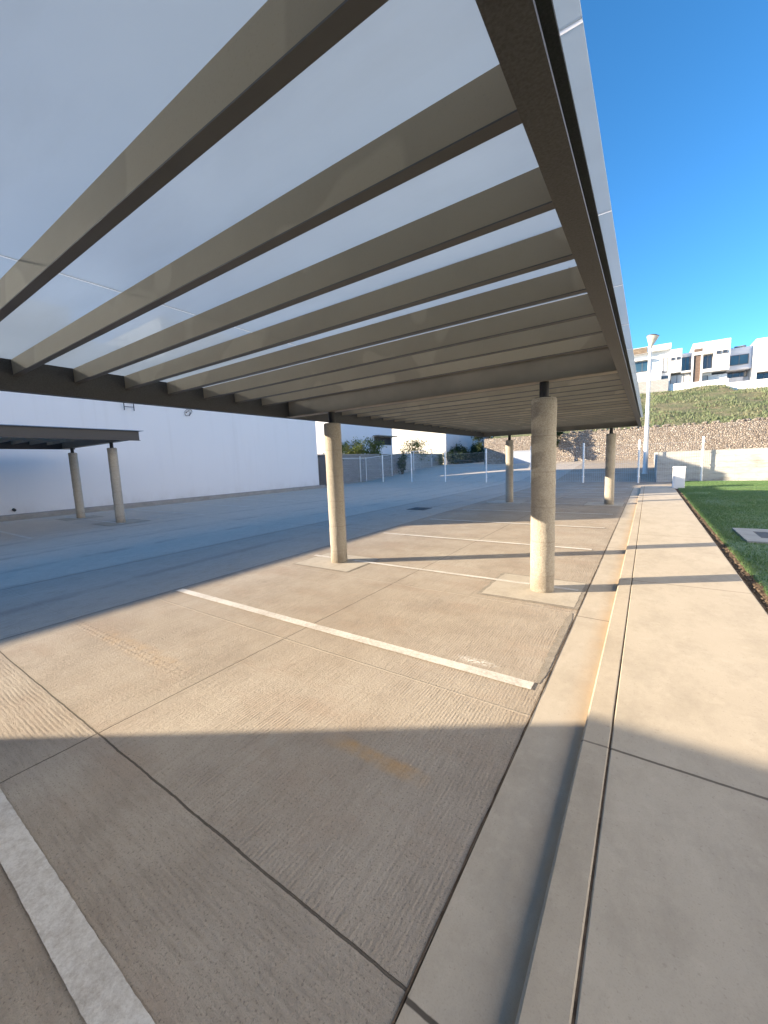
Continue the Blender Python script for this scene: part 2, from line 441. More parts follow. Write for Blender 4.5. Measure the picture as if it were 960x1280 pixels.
M['house_grey'] = block_material('grey_block', (.34, .335, .32), (.42, .41, .39))
M['cream'] = white_wall_material('cream_render', (.72, .68, .58), .06)
M['shaded_white'] = white_wall_material('shaded_white_render', (.40, .44, .50), .05)  # low far wall: bluish shade put into the white render's colour
M['shade_lilac'] = white_wall_material('shade_tint_render', (.70, .70, .73), .05)  # house walls out of the sun, shade tint put into the colour
M['stone'] = stone_material()
M['conc_wall'] = weathered_wall_material()
M['block'] = block_material('block_wall_face', (.22, .21, .20), (.30, .29, .275))
M['hill'] = hill_material()
M['soil'] = simple('dark_soil', (.12, .088, .062), 1, .5, 14., .9, 40, bd=.03, spec=.05)
M['seam'] = simple('joint_dirt', (.10, .075, .055), 1, .5, 20., .8, 60, bd=.01, spec=.05)
M['crumb'] = simple('soil_crumb', (.15, .115, .085), 1, .5, 9., .4, 60)
M['earth'] = simple('dry_earth', (.23, .19, .14), 1, .25, .6, .3, 8, spec=.05)
M['turf'] = leaf_material('lawn_turf', (.09, .15, .065), (.11, .18, .08), (.14, .20, .085), 2.2, .1)
M['blade'] = leaf_material('grass_blade', (.09, .17, .065), (.12, .21, .085), (.17, .23, .10), 1.3, .3)
M['tuft'] = leaf_material('hill_tuft', (.12, .155, .075), (.165, .20, .105), (.30, .26, .18), .35, .2)
M['shrub'] = leaf_material('shrub_leaf', (.07, .10, .025), (.12, .15, .04), (.22, .19, .06), 1.2, .3)
M['hedge'] = leaf_material('hedge_leaf', (.022, .04, .014), (.035, .06, .02), (.05, .075, .026), 1.5, .2)
M['tree'] = leaf_material('far_tree_leaf', (.03, .045, .018), (.045, .065, .024), (.07, .085, .03), .8, .2)
M['bark'] = simple('bark', (.12, .09, .065), .95, .3, 6., .5, 25)
M['post'] = simple('white_powder_coat', (.80, .80, .79), .45, .05, 3., .05, 80)
M['wire'] = simple('galvanised_wire', (.62, .63, .64), .5, .1, 3., 0, metal=.3)
M['darkwire'] = simple('dark_wire', (.035, .035, .04), .5, .1, 3., 0)
M['pole'] = simple('pale_grey_pole_paint', (.66, .66, .65), .45, .08, 2., .05, 60)
M['lamp_shade'] = simple('beige_lamp_bowl', (.52, .48, .40), .5, .12, 4., .08, 50)
M['lamp_cap'] = simple('dark_lamp_cap', (.12, .10, .085), .5, .15, 4., .05, 50)
M['cabinet'] = simple('white_cabinet_paint', (.80, .80, .80), .5, .05, 2., .05, 60)
M['iron'] = simple('cast_iron', (.055, .055, .058), .55, .25, 8., .5, 45, bd=.01)
M['pad_grey'] = simple('grey_concrete_collar', (.36, .37, .36), .9, .12, 5., .4, 70)
M['glass'] = glass_material('blue_glass', (.03, .065, .09))
M['dark_glass'] = glass_material('dark_glass', (.035, .04, .05))
M['frame'] = simple('window_frame', (.14, .14, .145), .5, .1, 2., 0)
M['wood'] = simple('brown_door_wood', (.15, .105, .08), .6, .2, 5., .15, 30)
M['cladding'] = block_material('brown_stone_cladding', (.20, .15, .11), (.30, .235, .17))
M['curtain'] = simple('pale_blind', (.50, .51, .52), .85, .08, 1., 0)

# ------------------------------------------------------------------ setting
S = lambda o: tag(o, kind='structure')
S(MB().poly([(-400, -300, -.06), (400, -300, -.06), (400, 400, -.06), (-400, 400, -.06)]).build('ground', M['earth']))

# parking lot slab: flat, then a ramp up beyond the wire fence
def rampz(y): return 0 if y < 30 else (y-30)*1.15/16
b = MB()
b.poly([(-20.0, -10.6, 0), (-.55, -10.6, 0), (-.55, 22.6, 0), (-20.0, 22.6, 0)])
b.poly([(-24.5, 22.6, 0), (1.05, 22.6, 0), (1.05, 26.5, 0), (-24.5, 26.5, 0)])
b.poly([(-24.5, 26.5, 0), (.6, 26.5, 0), (.6, 30, 0), (-24.5, 30, 0)])
b.poly([(-24.5, 30, 0), (.6, 30, 0), (.6, 46, 1.15), (-24.5, 46, 1.15)])
b.poly([(-24.5, 46, 1.15), (-4, 46, 1.15), (-4, 80, 1.6), (-24.5, 80, 1.6)])
S(b.build('parking_lot', M['lot']))

# gutter (slightly dished), kerb, sidewalk
b = MB()
b.poly([(-.545, -11, .001), (-.2455, -11, -.002), (-.2455, 22.6, -.002), (-.545, 22.6, .001)])
S(b.build('gutter', M['gutter']))
b = MB().prism([(-.250, -.03), (-.248, .062), (-.238, .072), (-.124, .075), (-.119, .071), (-.117, -.03)], 'y', -11, 22.5)
S(b.build('kerb', M['kerb']))
S(MB().box(-.119, -.110, -11, 22.48, -.03, .069).build('kerb_seam', M['seam']))
b = MB().prism([(-.110, -.03), (-.110, .070), (-.105, .075), (.965, .075), (.98, .062), (.98, -.1)], 'y', -11, 22.5)
S(b.build('sidewalk', M['walk']))
# narrow dark seam between slab and gutter
b = MB(); y = -11
pts = []
while y < 22.6:
    pts.append((y, -.552+random.uniform(-.002, .002), .002+random.uniform(0, .0022))); y += .12
for (y0, x0, w0), (y1, x1, w1) in zip(pts, pts[1:]):
    b.poly([(x0-w0, y0, .005), (x0+w0, y0, .005), (x1+w1, y1, .005), (x1-w1, y1, .005)])
S(b.build('slab_seam', M['seam']))
# crumbled edge of the slab beside the gutter, two stretches
def ragged(name, x0, x1, y0, y1, z, mat, amp=.02, st=.06):
    b = MB(); n = max(2, int((y1-y0)/st)); L = []; R = []
    for i in range(n+1):
        yy = y0+(y1-y0)*i/n; e = min(1, 6*min(i, n-i)/n+.25)
        c = (x0+x1)/2; w = (x1-x0)/2*e
        L.append((c-w+random.uniform(-amp, amp), yy, z)); R.append((c+w+random.uniform(-amp*.4, amp*.4), yy, z))
    for i in range(n): b.poly([L[i], R[i], R[i+1], L[i+1]])
    return S(b.build(name, mat))
ragged('broken_edge', -.625, -.568, 2.75, 4.25, .004, M['rough'], .008, .02)
# lawn base and soil strip
b = MB(); nx, ny = 40, 120
g0 = [[(1.10+(14-1.10)*(i/nx)**1.6, -11+37.4*j/ny) for i in range(nx+1)] for j in range(ny+1)]
V = [[b.bm.verts.new((x, y, .055+.02*noise.noise(Vector((x*.9, y*.9, 0)))+(.0 if i else -.03))) for i, (x, y) in enumerate(r)] for r in g0]
for j in range(ny):
    for i in range(nx): b.bm.faces.new((V[j][i], V[j][i+1], V[j+1][i+1], V[j+1][i]))
S(b.build('lawn', M['turf'], smooth=True))
b = MB(); n = 170
rows = []
for j in range(n+1):
    yy = -11+33.6*j/n
    rows.append([b.bm.verts.new((xx, yy, zz+random.uniform(-.012, .012))) for xx, zz in ((.978, .05), (1.02, .03), (1.07, .045), (1.13+.04*noise.noise(Vector((0, yy*2, 3))), .055))])
for a, c in zip(rows, rows[1:]):
    for i in range(3): b.bm.faces.new((a[i], a[i+1], c[i+1], c[i]))
S(b.build('soil_strip', M['soil']))
b = MB()
for i in range(420):
    y = 2+20*random.random()**1.5; q = random.uniform(.004, .016)
    m_ = Matrix.Translation((random.uniform(.96, 1.12), y, .045+q*.3)) @ Matrix.Rotation(random.uniform(0, 6), 4, 'Z') @ Matrix.Diagonal((q*1.4, q, q*.8, 1))
    bmesh.ops.create_icosphere(b.bm, subdivisions=1, radius=1, matrix=m_)
tag(b.build('soil_crumbs', M['crumb']), 'loose pebbles and soil crumbs in the dark strip along the sidewalk edge', 'pebbles', kind='stuff')
# grass blades
def blades(name, n, fxy, hmin, hmax, w, mat, zf, label, cat):
    P = fxy(n); n = len(P)
    a = rng.uniform(0, 2*PI, n); h = rng.uniform(hmin, hmax, n); ww = rng.uniform(.6, 1.3, n)*w
    lean = rng.normal(0, .45, (n, 2))*h[:, None]
    z = zf(P)
    v = np.zeros((n, 3, 3)); dx = np.cos(a)*ww; dy = np.sin(a)*ww
    v[:, 0] = np.stack([P[:, 0]-dx, P[:, 1]-dy, z], 1); v[:, 1] = np.stack([P[:, 0]+dx, P[:, 1]+dy, z], 1)
    v[:, 2] = np.stack([P[:, 0]+lean[:, 0], P[:, 1]+lean[:, 1], z+h], 1)
    me = bpy.data.meshes.new(name)
    me.vertices.add(3*n); me.vertices.foreach_set('co', v.reshape(-1).astype(np.float32))
    me.loops.add(3*n); me.loops.foreach_set('vertex_index', np.arange(3*n, dtype=np.int32))
    me.polygons.add(n); me.polygons.foreach_set('loop_start', np.arange(0, 3*n, 3, dtype=np.int32)); me.polygons.foreach_set('loop_total', np.full(n, 3, dtype=np.int32))
    me.update(); me.validate(); me.materials.append(mat)
    o = bpy.data.objects.new(name, me); col.objects.link(o)
    return tag(o, label, cat, kind='stuff')
def lawn_xy(n):
    y = 2.5+(26.3-2.5)*rng.random(n)**.75; x = 1.10+(rng.random(n)**1.25)*6.5
    k = ~((x > 1.40) & (x < 2.75) & (y > 8.68) & (y < 10.15)) & (x < .6+.32*y)
    return np.stack([x[k], y[k]], 1)
blades('lawn_grass', 230000, lawn_xy, .02, .05, .0055, M['blade'], lambda P: np.full(len(P), .05), 'short mown green grass beside the concrete sidewalk', 'grass')

# concrete pads under columns, drawn as slabs flush with the lot with a ragged dark rim
def pad(x0, x1, y0, y1, rim):
    n = 14
    def ring(e, amp):
        P = []
        for (ax, ay), (bx, by) in (((x0-e, y0-e), (x1+e, y0-e)), ((x1+e, y0-e), (x1+e, y1+e)), ((x1+e, y1+e), (x0-e, y1+e)), ((x0-e, y1+e), (x0-e, y0-e))):
            for i in range(n): P.append((ax+(bx-ax)*i/n+random.uniform(-amp, amp), ay+(by-ay)*i/n+random.uniform(-amp, amp)))
        return P
    a = ring(0, .006); c = ring(rim, .012)
    b = MB()
    b.poly([(x, y, .006) for x, y in a]); S(b.build('concrete_pad', M['pad']))
    b = MB(); k = len(a)
    for i in range(k): b.poly([(*a[i], .004), (*c[i], .004), (*c[(i+1) % k], .004), (*a[(i+1) % k], .004)])
    S(b.build('pad_rim', M['rough']))
pad(-1.62, -.60, 4.42, 5.35, .045)
pad(-4.85, -3.72, 4.42, 5.30, .022)
pad(-4.95, -3.75, 14.1, 15.2, .05); pad(-1.7, -.62, 14.1, 15.2, .04)
pad(-15.1, -13.8, 5.2, 6.35, .05); pad(-18.4, -17.3, 5.2, 6.3, .04)

# bay lines
def bay(x0, x1, y, w=.05, rag=.0014):
    b = MB(); n = max(4, int((x1-x0)/.03)); A = []; B = []
    for i in range(n+1):
        x = x0+(x1-x0)*i/n
        A.append((x, y-w+random.uniform(-rag, rag), .009)); B.append((x, y+w+random.uniform(-rag, rag), .009))
    for i in range(n): b.poly([A[i], A[i+1], B[i+1], B[i]])
    S(b.build('parking_line', M['line']))
bay(-5.2, -.62, .325, .055)
bay(-5.24, -.62, 2.69)
for x0, x1 in ((-4.95, -4.36), (-4.05, -1.2), (-.93, -.64)): bay(x0, x1, 5.02, .035)
for k in range(3, 11): bay(-5.05, -.75, .325+2.355*k, .045)
for k in range(-2, 9):
    bay(-19.2, -14.0 if k % 2 else -13.4, 3.2+2.44*k, .05)
for k in (-1, -2, -3): bay(-5.2, -.62, .325+2.355*k, .055)

# hill behind the gabion wall
def hz(x, y):
    t = (y-45.6)/(69-45.6)
    top = 10.15 if x < 7.9 else 10.15-min(1, (x-7.9)/.9)*1.75*min(1, max(0, (t-.72)/.28))
    top -= max(0, x-9)*.15*0+0
    return 3.85+(top-3.85)*min(1, max(0, t))**.92+.22*noise.noise(Vector((x*.25, y*.25, 0)))+.1*noise.noise(Vector((x*.9, y*.9, 5)))
b = MB(); nx, ny = 150, 60
xs = [-15.5+90*i/nx for i in range(nx+1)]; ys = [45.55+23.7*j/ny for j in range(ny+1)]
V = [[b.bm.verts.new((x, y, hz(x, y))) for x in xs] for y in ys]
V.append([b.bm.verts.new((x, 300, hz(x, 69))) for x in xs])
for r0, r1 in zip(V, V[1:]):
    for i in range(nx): b.bm.faces.new((r0[i], r0[i+1], r1[i+1], r1[i]))
S(b.build('hillside', M['hill'], smooth=True))
def hill_xy(n):
    x = rng.uniform(-6, 22, n); y = rng.uniform(45.7, 68.6, n)
    k = np.array([noise.noise(Vector((a*.22, c*.3, 2)))+.5*noise.noise(Vector((a*.8, c*.8, 9))) > -.12 for a, c in zip(x, y)])
    return np.stack([x[k], y[k]], 1)
blades('hill_grass', 26000, hill_xy, .10, .38, .05, M['tuft'], lambda P: np.array([hz(a, c)-.03 for a, c in P]), 'patchy dry grass and weeds on the slope below the houses', 'grass')

# upper terrace behind the concrete wall
S(MB().box(.62, 40, 26.72, 45.1, .2, 1.5).build('upper_terrace', M['earth']))

# ------------------------------------------------------------------ carports
def channel_beam(b, side, web, zt, zb, y0, y1, fl_b=.085, fl_t=.05, t=.012):
    """C channel along Y, flanges pointing to 'side'"""
    b.box(min(web, web+side*t), max(web, web+side*t), y0, y1, zb+t, zt-t)
    b.box(min(web, web+side*fl_b), max(web, web+side*fl_b), y0, y1, zb, zb+t)
    b.box(min(web, web+side*fl_t), max(web, web+side*fl_t), y0, y1, zt-t, zt)

def carport(name, label, xl, xr, cols_x, cols_y, y0, y1, zoff, xj, overhang, fine):
    root = empty(name, ((xl+xr)/2, cols_y[0], 0), label, 'carport')
    zb, zt = 2.452+zoff, 2.752+zoff
    b = MB(); channel_beam(b, 1, xr-.085, zt, zb, y0, y1, .088, .055); b.build('edge_beam', M['beam'], root)
    b = MB(); channel_beam(b, -1, xl+.085, zt, zb, y0, y1, .088, .055); b.build('edge_beam', M['beam'], root)
    crossy = list(cols_y)
    for cy in crossy:
        b = MB(); x0, x1 = xl+.088, xr-.088
        b.box(x0, x1, cy-.006, cy+.006, zb+.014, zt-.014)
        b.box(x0, x1, cy-.075, cy+.075, zb+.002, zb+.014); b.box(x0, x1, cy-.075, cy+.075, zt-.014, zt-.002)
        b.build('cross_beam', M['cross'], root)
    # end trims
    for ye in (y0, y1):
        b = MB(); s = 1 if ye == y0 else -1
        b.box(xl+.088, xr-.088, min(ye, ye+s*.012), max(ye, ye+s*.012), zb+.05, zt-.002); b.build('end_trim', M['beam'], root)
    # purlins: C section opening away from the camera
    yy = 1.29-.5*60; first = None
    while yy < y1-.1:
        if yy > y0+.1 and all(not (cy-.16 < yy < cy+.10) for cy in crossy):
            if first is None:
                b = MB(); x0, x1 = xl+.09, xr-.09; pz0, pz1 = 2.60+zoff, zt-.004
                b.box(x0, x1, yy, yy+.006, pz0+.006, pz1-.006)
                b.box(x0, x1, yy, yy+.052, pz1-.006, pz1)
                first = b.build('purlin', M['purlin'], root); fy = yy
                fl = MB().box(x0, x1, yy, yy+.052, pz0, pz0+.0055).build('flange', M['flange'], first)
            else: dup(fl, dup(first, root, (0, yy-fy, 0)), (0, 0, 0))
        yy += .5
    # roof panels 1 m wide, split once along the length
    rows = int((y1+.15-(y0-.15))/1.0)
    pz = zt+.006; pf = {}
    ys = 1.32-1.0*40
    while ys+1 <= y0-.1: ys += 1.0
    yk = ys
    while yk < y1+.12:
        a, c = max(yk+.0075, y0-.12), min(yk+.9925, y1+.12)
        for k, (xa, xb) in enumerate(((xl-overhang, xj-.0075), (xj+.0075, xr+overhang))):
            full = c-a > .97
            if full and k in pf: dup(pf[k][0], root, (0, a-pf[k][1], 0))
            else:
                o = MB().box(xa, xb, a, c, pz, pz+.008).build('roof_panel', M['roof'], root)
                if full: pf[k] = (o, a)
        yk += 1.0
    j = None; yk = ys+1
    while yk < y1+.1:
        if j is None:
            j = MB().box(xl-overhang, xr+overhang, yk-.0065, yk+.0065, pz+.001, pz+.004).build('joint_strip', M['joint'], root); jy = yk
        else: dup(j, root, (0, yk-jy, 0))
        yk += 1.0
    MB().box(xj-.0065, xj+.0065, y0-.12, y1+.12, pz+.0045, pz+.0075).build('joint_strip', M['joint'], root)
    # columns
    cf = None
    for cy in cols_y:
        for cx in cols_x:
            if cf is None:
                b = MB(); seg = 40; prof = []; nz = 46; H = 2.27+zoff
                for i in range(nz+1):
                    z = H*i/nz; prof.append((.136, z))
                prof[-1] = (.128, H); prof.insert(-1, (.136, H-.012))
                b.lathe((cx, cy, 0), prof, seg)
                for v in b.bm.verts:
                    d = Vector((v.co.x-cx, v.co.y-cy, 0)); r = d.length
                    if r > 1e-4:
                        k = 1+.035*noise.noise(Vector((d.x*9, d.y*9, v.co.z*7)))+.02*noise.noise(Vector((d.x*30, d.y*30, v.co.z*26)))
                        v.co.x = cx+d.x*k; v.co.y = cy+d.y*k
                cf = b.build('column', M['column'], root, smooth=True)
                st = MB().cone((cx, cy, H), .052, .052, zb-H, 20).box(cx-.085, cx+.085, cy-.085, cy+.085, H, H+.010).build('steel_post', M['stub'], cf, smooth=True)
                c0 = (cx, cy)
            else:
                c = dup(cf, root, (cx-c0[0], cy-c0[1], 0))
                dup(st, c, (0, 0, 0))
    return root

carport('carport', 'long open carport with milky roof sheets on speckled round columns beside the sidewalk', -5.29, -.215, (-4.24, -1.02), (-4.92, 4.87, 14.6), -5.1, 15.15, 0, -2.86, .025, True)
carport('carport', 'dark framed carport on two thin visible columns in front of the white wall', -18.75, -13.35, (-17.75, -14.45), (-4.0, 5.75), -8.0, 6.15, .17, -16, .03, False)

# ------------------------------------------------------------------ white building on the left
wb = empty('white_building', (-20.5, 5, 0), 'long blank white rendered building along the left side of the lot', 'building')
b = MB().prism([(-1.5, -.05), (21.7, -.05), (21.7, 9.3), (11.0, 9.3), (11.0, 7.43), (7.2, 7.43), (7.2, 8.6), (4.7, 8.6), (4.7, 7.43), (-1.5, 7.43)], 'x', -34, -20.5)
b.build('tall_wall', M['white_wall'], wb)
MB().box(-34, -20.52, -24, -1.502, -.05, 5.72).build('low_wall', M['white_wall'], wb)
MB().box(-20.498, -20.02, -10.9, 21.9, -.03, .20).build('plinth', M['plinth'], wb, bevel=.02)
b = MB()
for y in (8.82, 9.24): b.tube((-20.36, y, 4.55), (-20.36, y, 7.9), .02)
z = 4.72
while z < 7.9: b.tube((-20.36, 8.82, z), (-20.36, 9.24, z), .014); z += .3
for z in (5.0, 7.2):
    for y in (8.82, 9.24): b.tube((-20.36, y, z), (-20.5, y, z), .012)
b.build('ladder', M['darkwire'], wb, smooth=True)
b = MB().tube((-20.5, 4.5, .38), (-20.40, 4.5, .36), .055, 16); b.build('drain_pipe', M['stub'], wb, smooth=True)
b = MB()
prev = None
for i in range(60):
    t = i/59*6*PI; p = (-20.44+.04*math.sin(t*.37), 11.85+.22*math.sin(t)*(.5+.5*math.sin(t*.21))+i*.004, 4.70+.17*math.cos(t*.93))
    if prev: b.tube(prev, p, .008, 5)
    prev = p
b.tube((-20.5, 11.85, 4.72), (-20.38, 11.85, 4.72), .02, 6)
b.build('wire_coil', M['darkwire'], wb)

# building behind the photographer that throws the shade over the foreground
sb = empty('white_building', (-1, -12, 0), 'low white building closing the near end of the parking lot', 'building')
MB().box(-12.17, 10.9, -30, -5.28, -.05, 4.49).build('wall', M['white_wall'], sb)
for k in range(4):
    x = (-11.2, -8.4, 1.6, 5.4)[k]
    w = MB().box(x, x+2.0, -5.28, -5.22, 1.0, 2.3).build('window', M['frame'], sb)
    MB().box(x+.08, x+1.92, -5.22, -5.20, 1.08, 2.22).build('pane', M['dark_glass'], w)

# sunlit building beyond the lawn, unseen; set near and tall to bounce warm light
eb = empty('white_building', (17, 4, 0), 'sunlit white building across the lawn, unseen, sized for its bounce light', 'building')
MB().box(EBX, EBX+9, -16, 28, -.05, EBH).build('wall', M['white_wall'], eb)
for k in range(16):
    y = -13.6+5.0*(k % 8); z = 3.9+4.0*(k//8)
    w = MB().box(EBX-.05, EBX, y, y+1.8, z, z+1.3).build('window', M['frame'], eb)
    MB().box(EBX-.07, EBX-.05, y+.08, y+1.72, z+.08, z+1.22).build('pane', M['dark_glass'], w)

# ------------------------------------------------------------------ things on the ground
t = empty('drain_cover', (-6.5, 11.85, 0), 'small dark square drain grate set in the shaded driving lane', 'drain cover')
MB().box(-6.86, -6.2, 11.52, 12.16, .002, .012).build('frame', M['stub'], t)
b = MB()
for k in range(8): b.box(-6.82, -6.24, 11.56+k*.073, 11.60+k*.073, .012, .018)
b.build('grate', M['iron'], t)

t = empty('utility_cabinet', (1.11, 21.35, 0), 'squat white utility cabinet at the far end of the sidewalk by the lawn', 'utility cabinet')
MB().box(.91, 1.33, 21.1, 21.6, 0, .94).build('body', M['cabinet'], t, bevel=.012)
MB().box(.895, 1.345, 21.085, 21.615, .941, .985).build('lid', M['cabinet'], t, bevel=.01)
MB().box(.96, 1.28, 21.083, 21.099, .12, .88).build('door', M['cabinet'], t, bevel=.004)

t = empty('access_cover', (2.05, 9.42, .05), 'concrete framed access cover with dark lid sunk in the lawn', 'manhole cover')
b = MB()
for q in ((1.42, 2.74, 8.70, 9.08), (1.42, 2.74, 9.78, 10.12), (1.42, 1.66, 9.08, 9.78), (2.50, 2.74, 9.08, 9.78)): b.box(*q, -.02, .085)
b.build('collar', M['pad_grey'], t)
MB().box(1.665, 2.495, 9.085, 9.775, -.02, .078).build('lid', M['iron'], t, bevel=.006)

# street lamp
t = empty('street_lamp', (-.18, 33, rampz(33)), 'tall pale street lamp with funnel head rising beyond the sidewalk end', 'street lamp')
MB().cone((-.18, 33, rampz(33)-.02), .15, .085, 8.65, 20).build('pole', M['pole'], t, smooth=True)
MB().box(-.36, 0, 32.82, 33.18, rampz(33)-.05, rampz(33)+.05).build('base_plate', M['pole'], t, bevel=.01)
R_ = Matrix.Rotation(math.radians(9), 3, 'Y')
h = MB().lathe((-.18, 33, 8.62), [(.09, 0), (.10, .10), (.17, .30), (.29, .58), (.335, .70), (.345, .76)], 28, R_).build('lamp_bowl', M['lamp_shade'], t, smooth=True)
MB().lathe((-.18, 33, 8.62), [(.365, .765), (.365, .80), (.24, .86), (.06, .885)], 28, R_).build('lamp_cap', M['lamp_cap'], h, smooth=True)

# ------------------------------------------------------------------ wire fence across the lot
wf = empty('wire_fence', (-11, 27.5, 0), 'white post and wire mesh fence running across the far end of the lot', 'fence')
def fy(x): return 27.5-.165*(x+11)
px = [-25.2, -22.4, -19.55, -16.3, -13.0, -9.55, -6.35, -3.22, -.43, 2.32]
fp = None
for x in px:
    y = fy(x) if x < 1 else 26.2
    if fp is None:
        b = MB().cone((x, y, 0), .048, .048, 2.32, 12); b.lathe((x, y, 2.32), [(.056, 0), (.05, .03), (.02, .05)], 12)
        fp = b.build('post', M['post'], wf, smooth=True); f0 = (x, y)
        cl = [MB().cone((x, y, z), .068, .068, .05, 12).build('clamp', M['post'], fp, smooth=True) for z in (.35, 1.0, 1.65, 2.1)]
    else:
        c = dup(fp, wf, (x-f0[0], y-f0[1], 0))
        for q in cl: dup(q, c, (0, 0, 0))
for x0, x1 in zip(px, px[1:]):
    y0, y1 = (fy(x0), fy(x1) if x1 < 1 else 26.2)
    b = MB(); n = int((x1-x0)/.10)
    for i in range(n+1):
        f = i/n; x = x0+(x1-x0)*f; y = y0+(y1-y0)*f
        b.box(x-.0022, x+.0022, y-.0022, y+.0022, .08, 2.15)
    for z in (.1, .6, 1.1, 1.6, 2.12): b.tube((x0, y0, z), (x1, y1, z), .0035, 4)
    b.build('mesh_panel', M['wire'], wf)

# ------------------------------------------------------------------ left boundary: block wall, chain-link, plants, buildings
bw = empty('block_wall', (-22.6, 30, 0), 'shaded grey block boundary wall behind the chain link beyond the white building', 'wall')
MB().box(-22.7, -22.45, 24.0, 36.5, -.05, 2.5).build('wall', M['block'], bw)
MB().box(-22.72, -22.43, 24.0, 36.52, 2.502, 2.58).build('coping', M['plinth'], bw)
bw2 = empty('block_wall', (-22.8, 42, .4), 'lower pale block wall partly hidden by plants further along the boundary', 'wall')
MB().box(-23.0, -22.75, 36.52, 47.9, -.05, 2.55).build('wall', M['house_grey'], bw2)
MB().box(-23.02, -22.73, 36.54, 47.9, 2.552, 2.62).build('coping', M['plinth'], bw2)

cf_ = empty('chain_link_fence', (-22.1, 32, 0), 'thin chain link fence with pale posts along the left boundary wall', 'fence')
def ground_left(y): return rampz(y)
fp = None
for y in (23.3, 25.2, 29.9, 34.4, 39.0, 43.5, 47.5):
    z = ground_left(y)
    if fp is None: fp = MB().cone((-22.1, y, z), .035, .035, 2.25, 10).build('post', M['post'], cf_, smooth=True); q0 = (y, z)
    else: dup(fp, cf_, (0, y-q0[0], z-q0[1]))
b = MB()
def diamond(y0, y1, s, r, zt):
    k = y0-zt
    while k < y1:
        for sgn in (1, -1):
            a = (k, 0) if sgn == 1 else (k, zt); c = (k+zt, zt) if sgn == 1 else (k+zt, 0)
            # clip to y0..y1
            t0 = max(0, (y0-a[0])/zt); t1 = min(1, (y1-a[0])/zt)
            if t1 > t0+.02:
                p = [(a[0]+zt*t, a[1]+(c[1]-a[1])*t) for t in (t0, t1)]
                b.tube((-22.1, p[0][0], ground_left(p[0][0])+.03+p[0][1]), (-22.1, p[1][0], ground_left(p[1][0])+.03+p[1][1]), r, 3)
        k += s
diamond(23.3, 25.2, .17, .012, 2.15); diamond(25.2, 47.5, .22, .006, 2.15)
b.build('chain_mesh', M['wire'], cf_)
b = MB(); ys_ = (23.3, 30, 47.5)
for a, c in zip(ys_, ys_[1:]): b.tube((-22.1, a, ground_left(a)+2.2), (-22.1, c, ground_left(c)+2.2), .02, 6)
b.build('top_rail', M['post'], cf_)
gp = empty('lattice_gate', (-21.6, 23.45, 0), 'dark diagonal lattice gate closing the gap beside the white building corner', 'gate')
MB().box(-22.06, -20.42, 23.5, 23.52, .06, 2.42).build('shade_backing', M['darkwire'], gp)  # near-black sheet stands in for the shaded wall behind
b = MB()
for q in ((-22.08, -20.40, .04, .08), (-22.08, -20.40, 2.40, 2.44)): b.box(q[0], q[1], 23.47, 23.53, q[2], q[3])
for x in (-22.08, -20.44): b.box(x, x+.04, 23.47, 23.53, .08, 2.40)
b.build('frame', M['stub'], gp)
b = MB(); k = -22.04-2.3
while k < -20.46:
    t0 = max(0, (-22.04-k)/2.3); t1 = min(1, (-20.46-k)/2.3)
    if t1 > t0+.02:
        b.tube((k+2.3*t0, 23.485, .08+2.3*(1-t0)), (k+2.3*t1, 23.485, .08+2.3*(1-t1)), .014, 4)
    k += .16
b.build('lattice', M['wire'], gp)

bb_ = empty('white_house', (-30, 33.5, 0), 'shaded white flat roofed house rising behind the left block wall', 'house')
MB().box(-42, -25, 29, 39.2, 0, 6.2).build('wall', M['shade_lilac'], bb_)
MB().box(-42.05, -24.95, 28.95, 39.25, 6.201, 6.38).build('parapet', M['house_white'], bb_)
w = MB().box(-25.0, -24.96, 35.5, 38.9, 3.7, 4.6).build('window', M['frame'], bb_)
MB().box(-24.96, -24.945, 35.56, 38.84, 3.76, 4.54).build('pane', M['dark_glass'], w)
MB().box(-25.0, -24.2, 35.3, 39.1, 4.62, 4.72).build('awning', M['plinth'], bb_)
cb = empty('cream_house', (-30, 58, 1), 'sunlit cream end wall with pale shaded side standing behind the bushes', 'house')
MB().box(-42, -22.5, 48.5, 66, 0, 7.4).build('wall', M['cream'], cb)
MB().box(-22.498, -22.46, 48.52, 65.9, .6, 7.3).build('side_wall', M['shade_lilac'], cb)  # unlit face of the same house, coloured with its shade
lw = empty('low_wall', (-12, 45.5, 1.1), 'low white wall section painted in blue grey shade at the far end below the dark trees', 'wall')
MB().box(-13.3, -10.6, 44.6, 44.9, 1.0, 2.35).build('wall', M['shaded_white'], lw)
MB().box(-13.35, -10.55, 44.55, 44.95, 2.351, 2.43).build('coping', M['shaded_white'], lw)

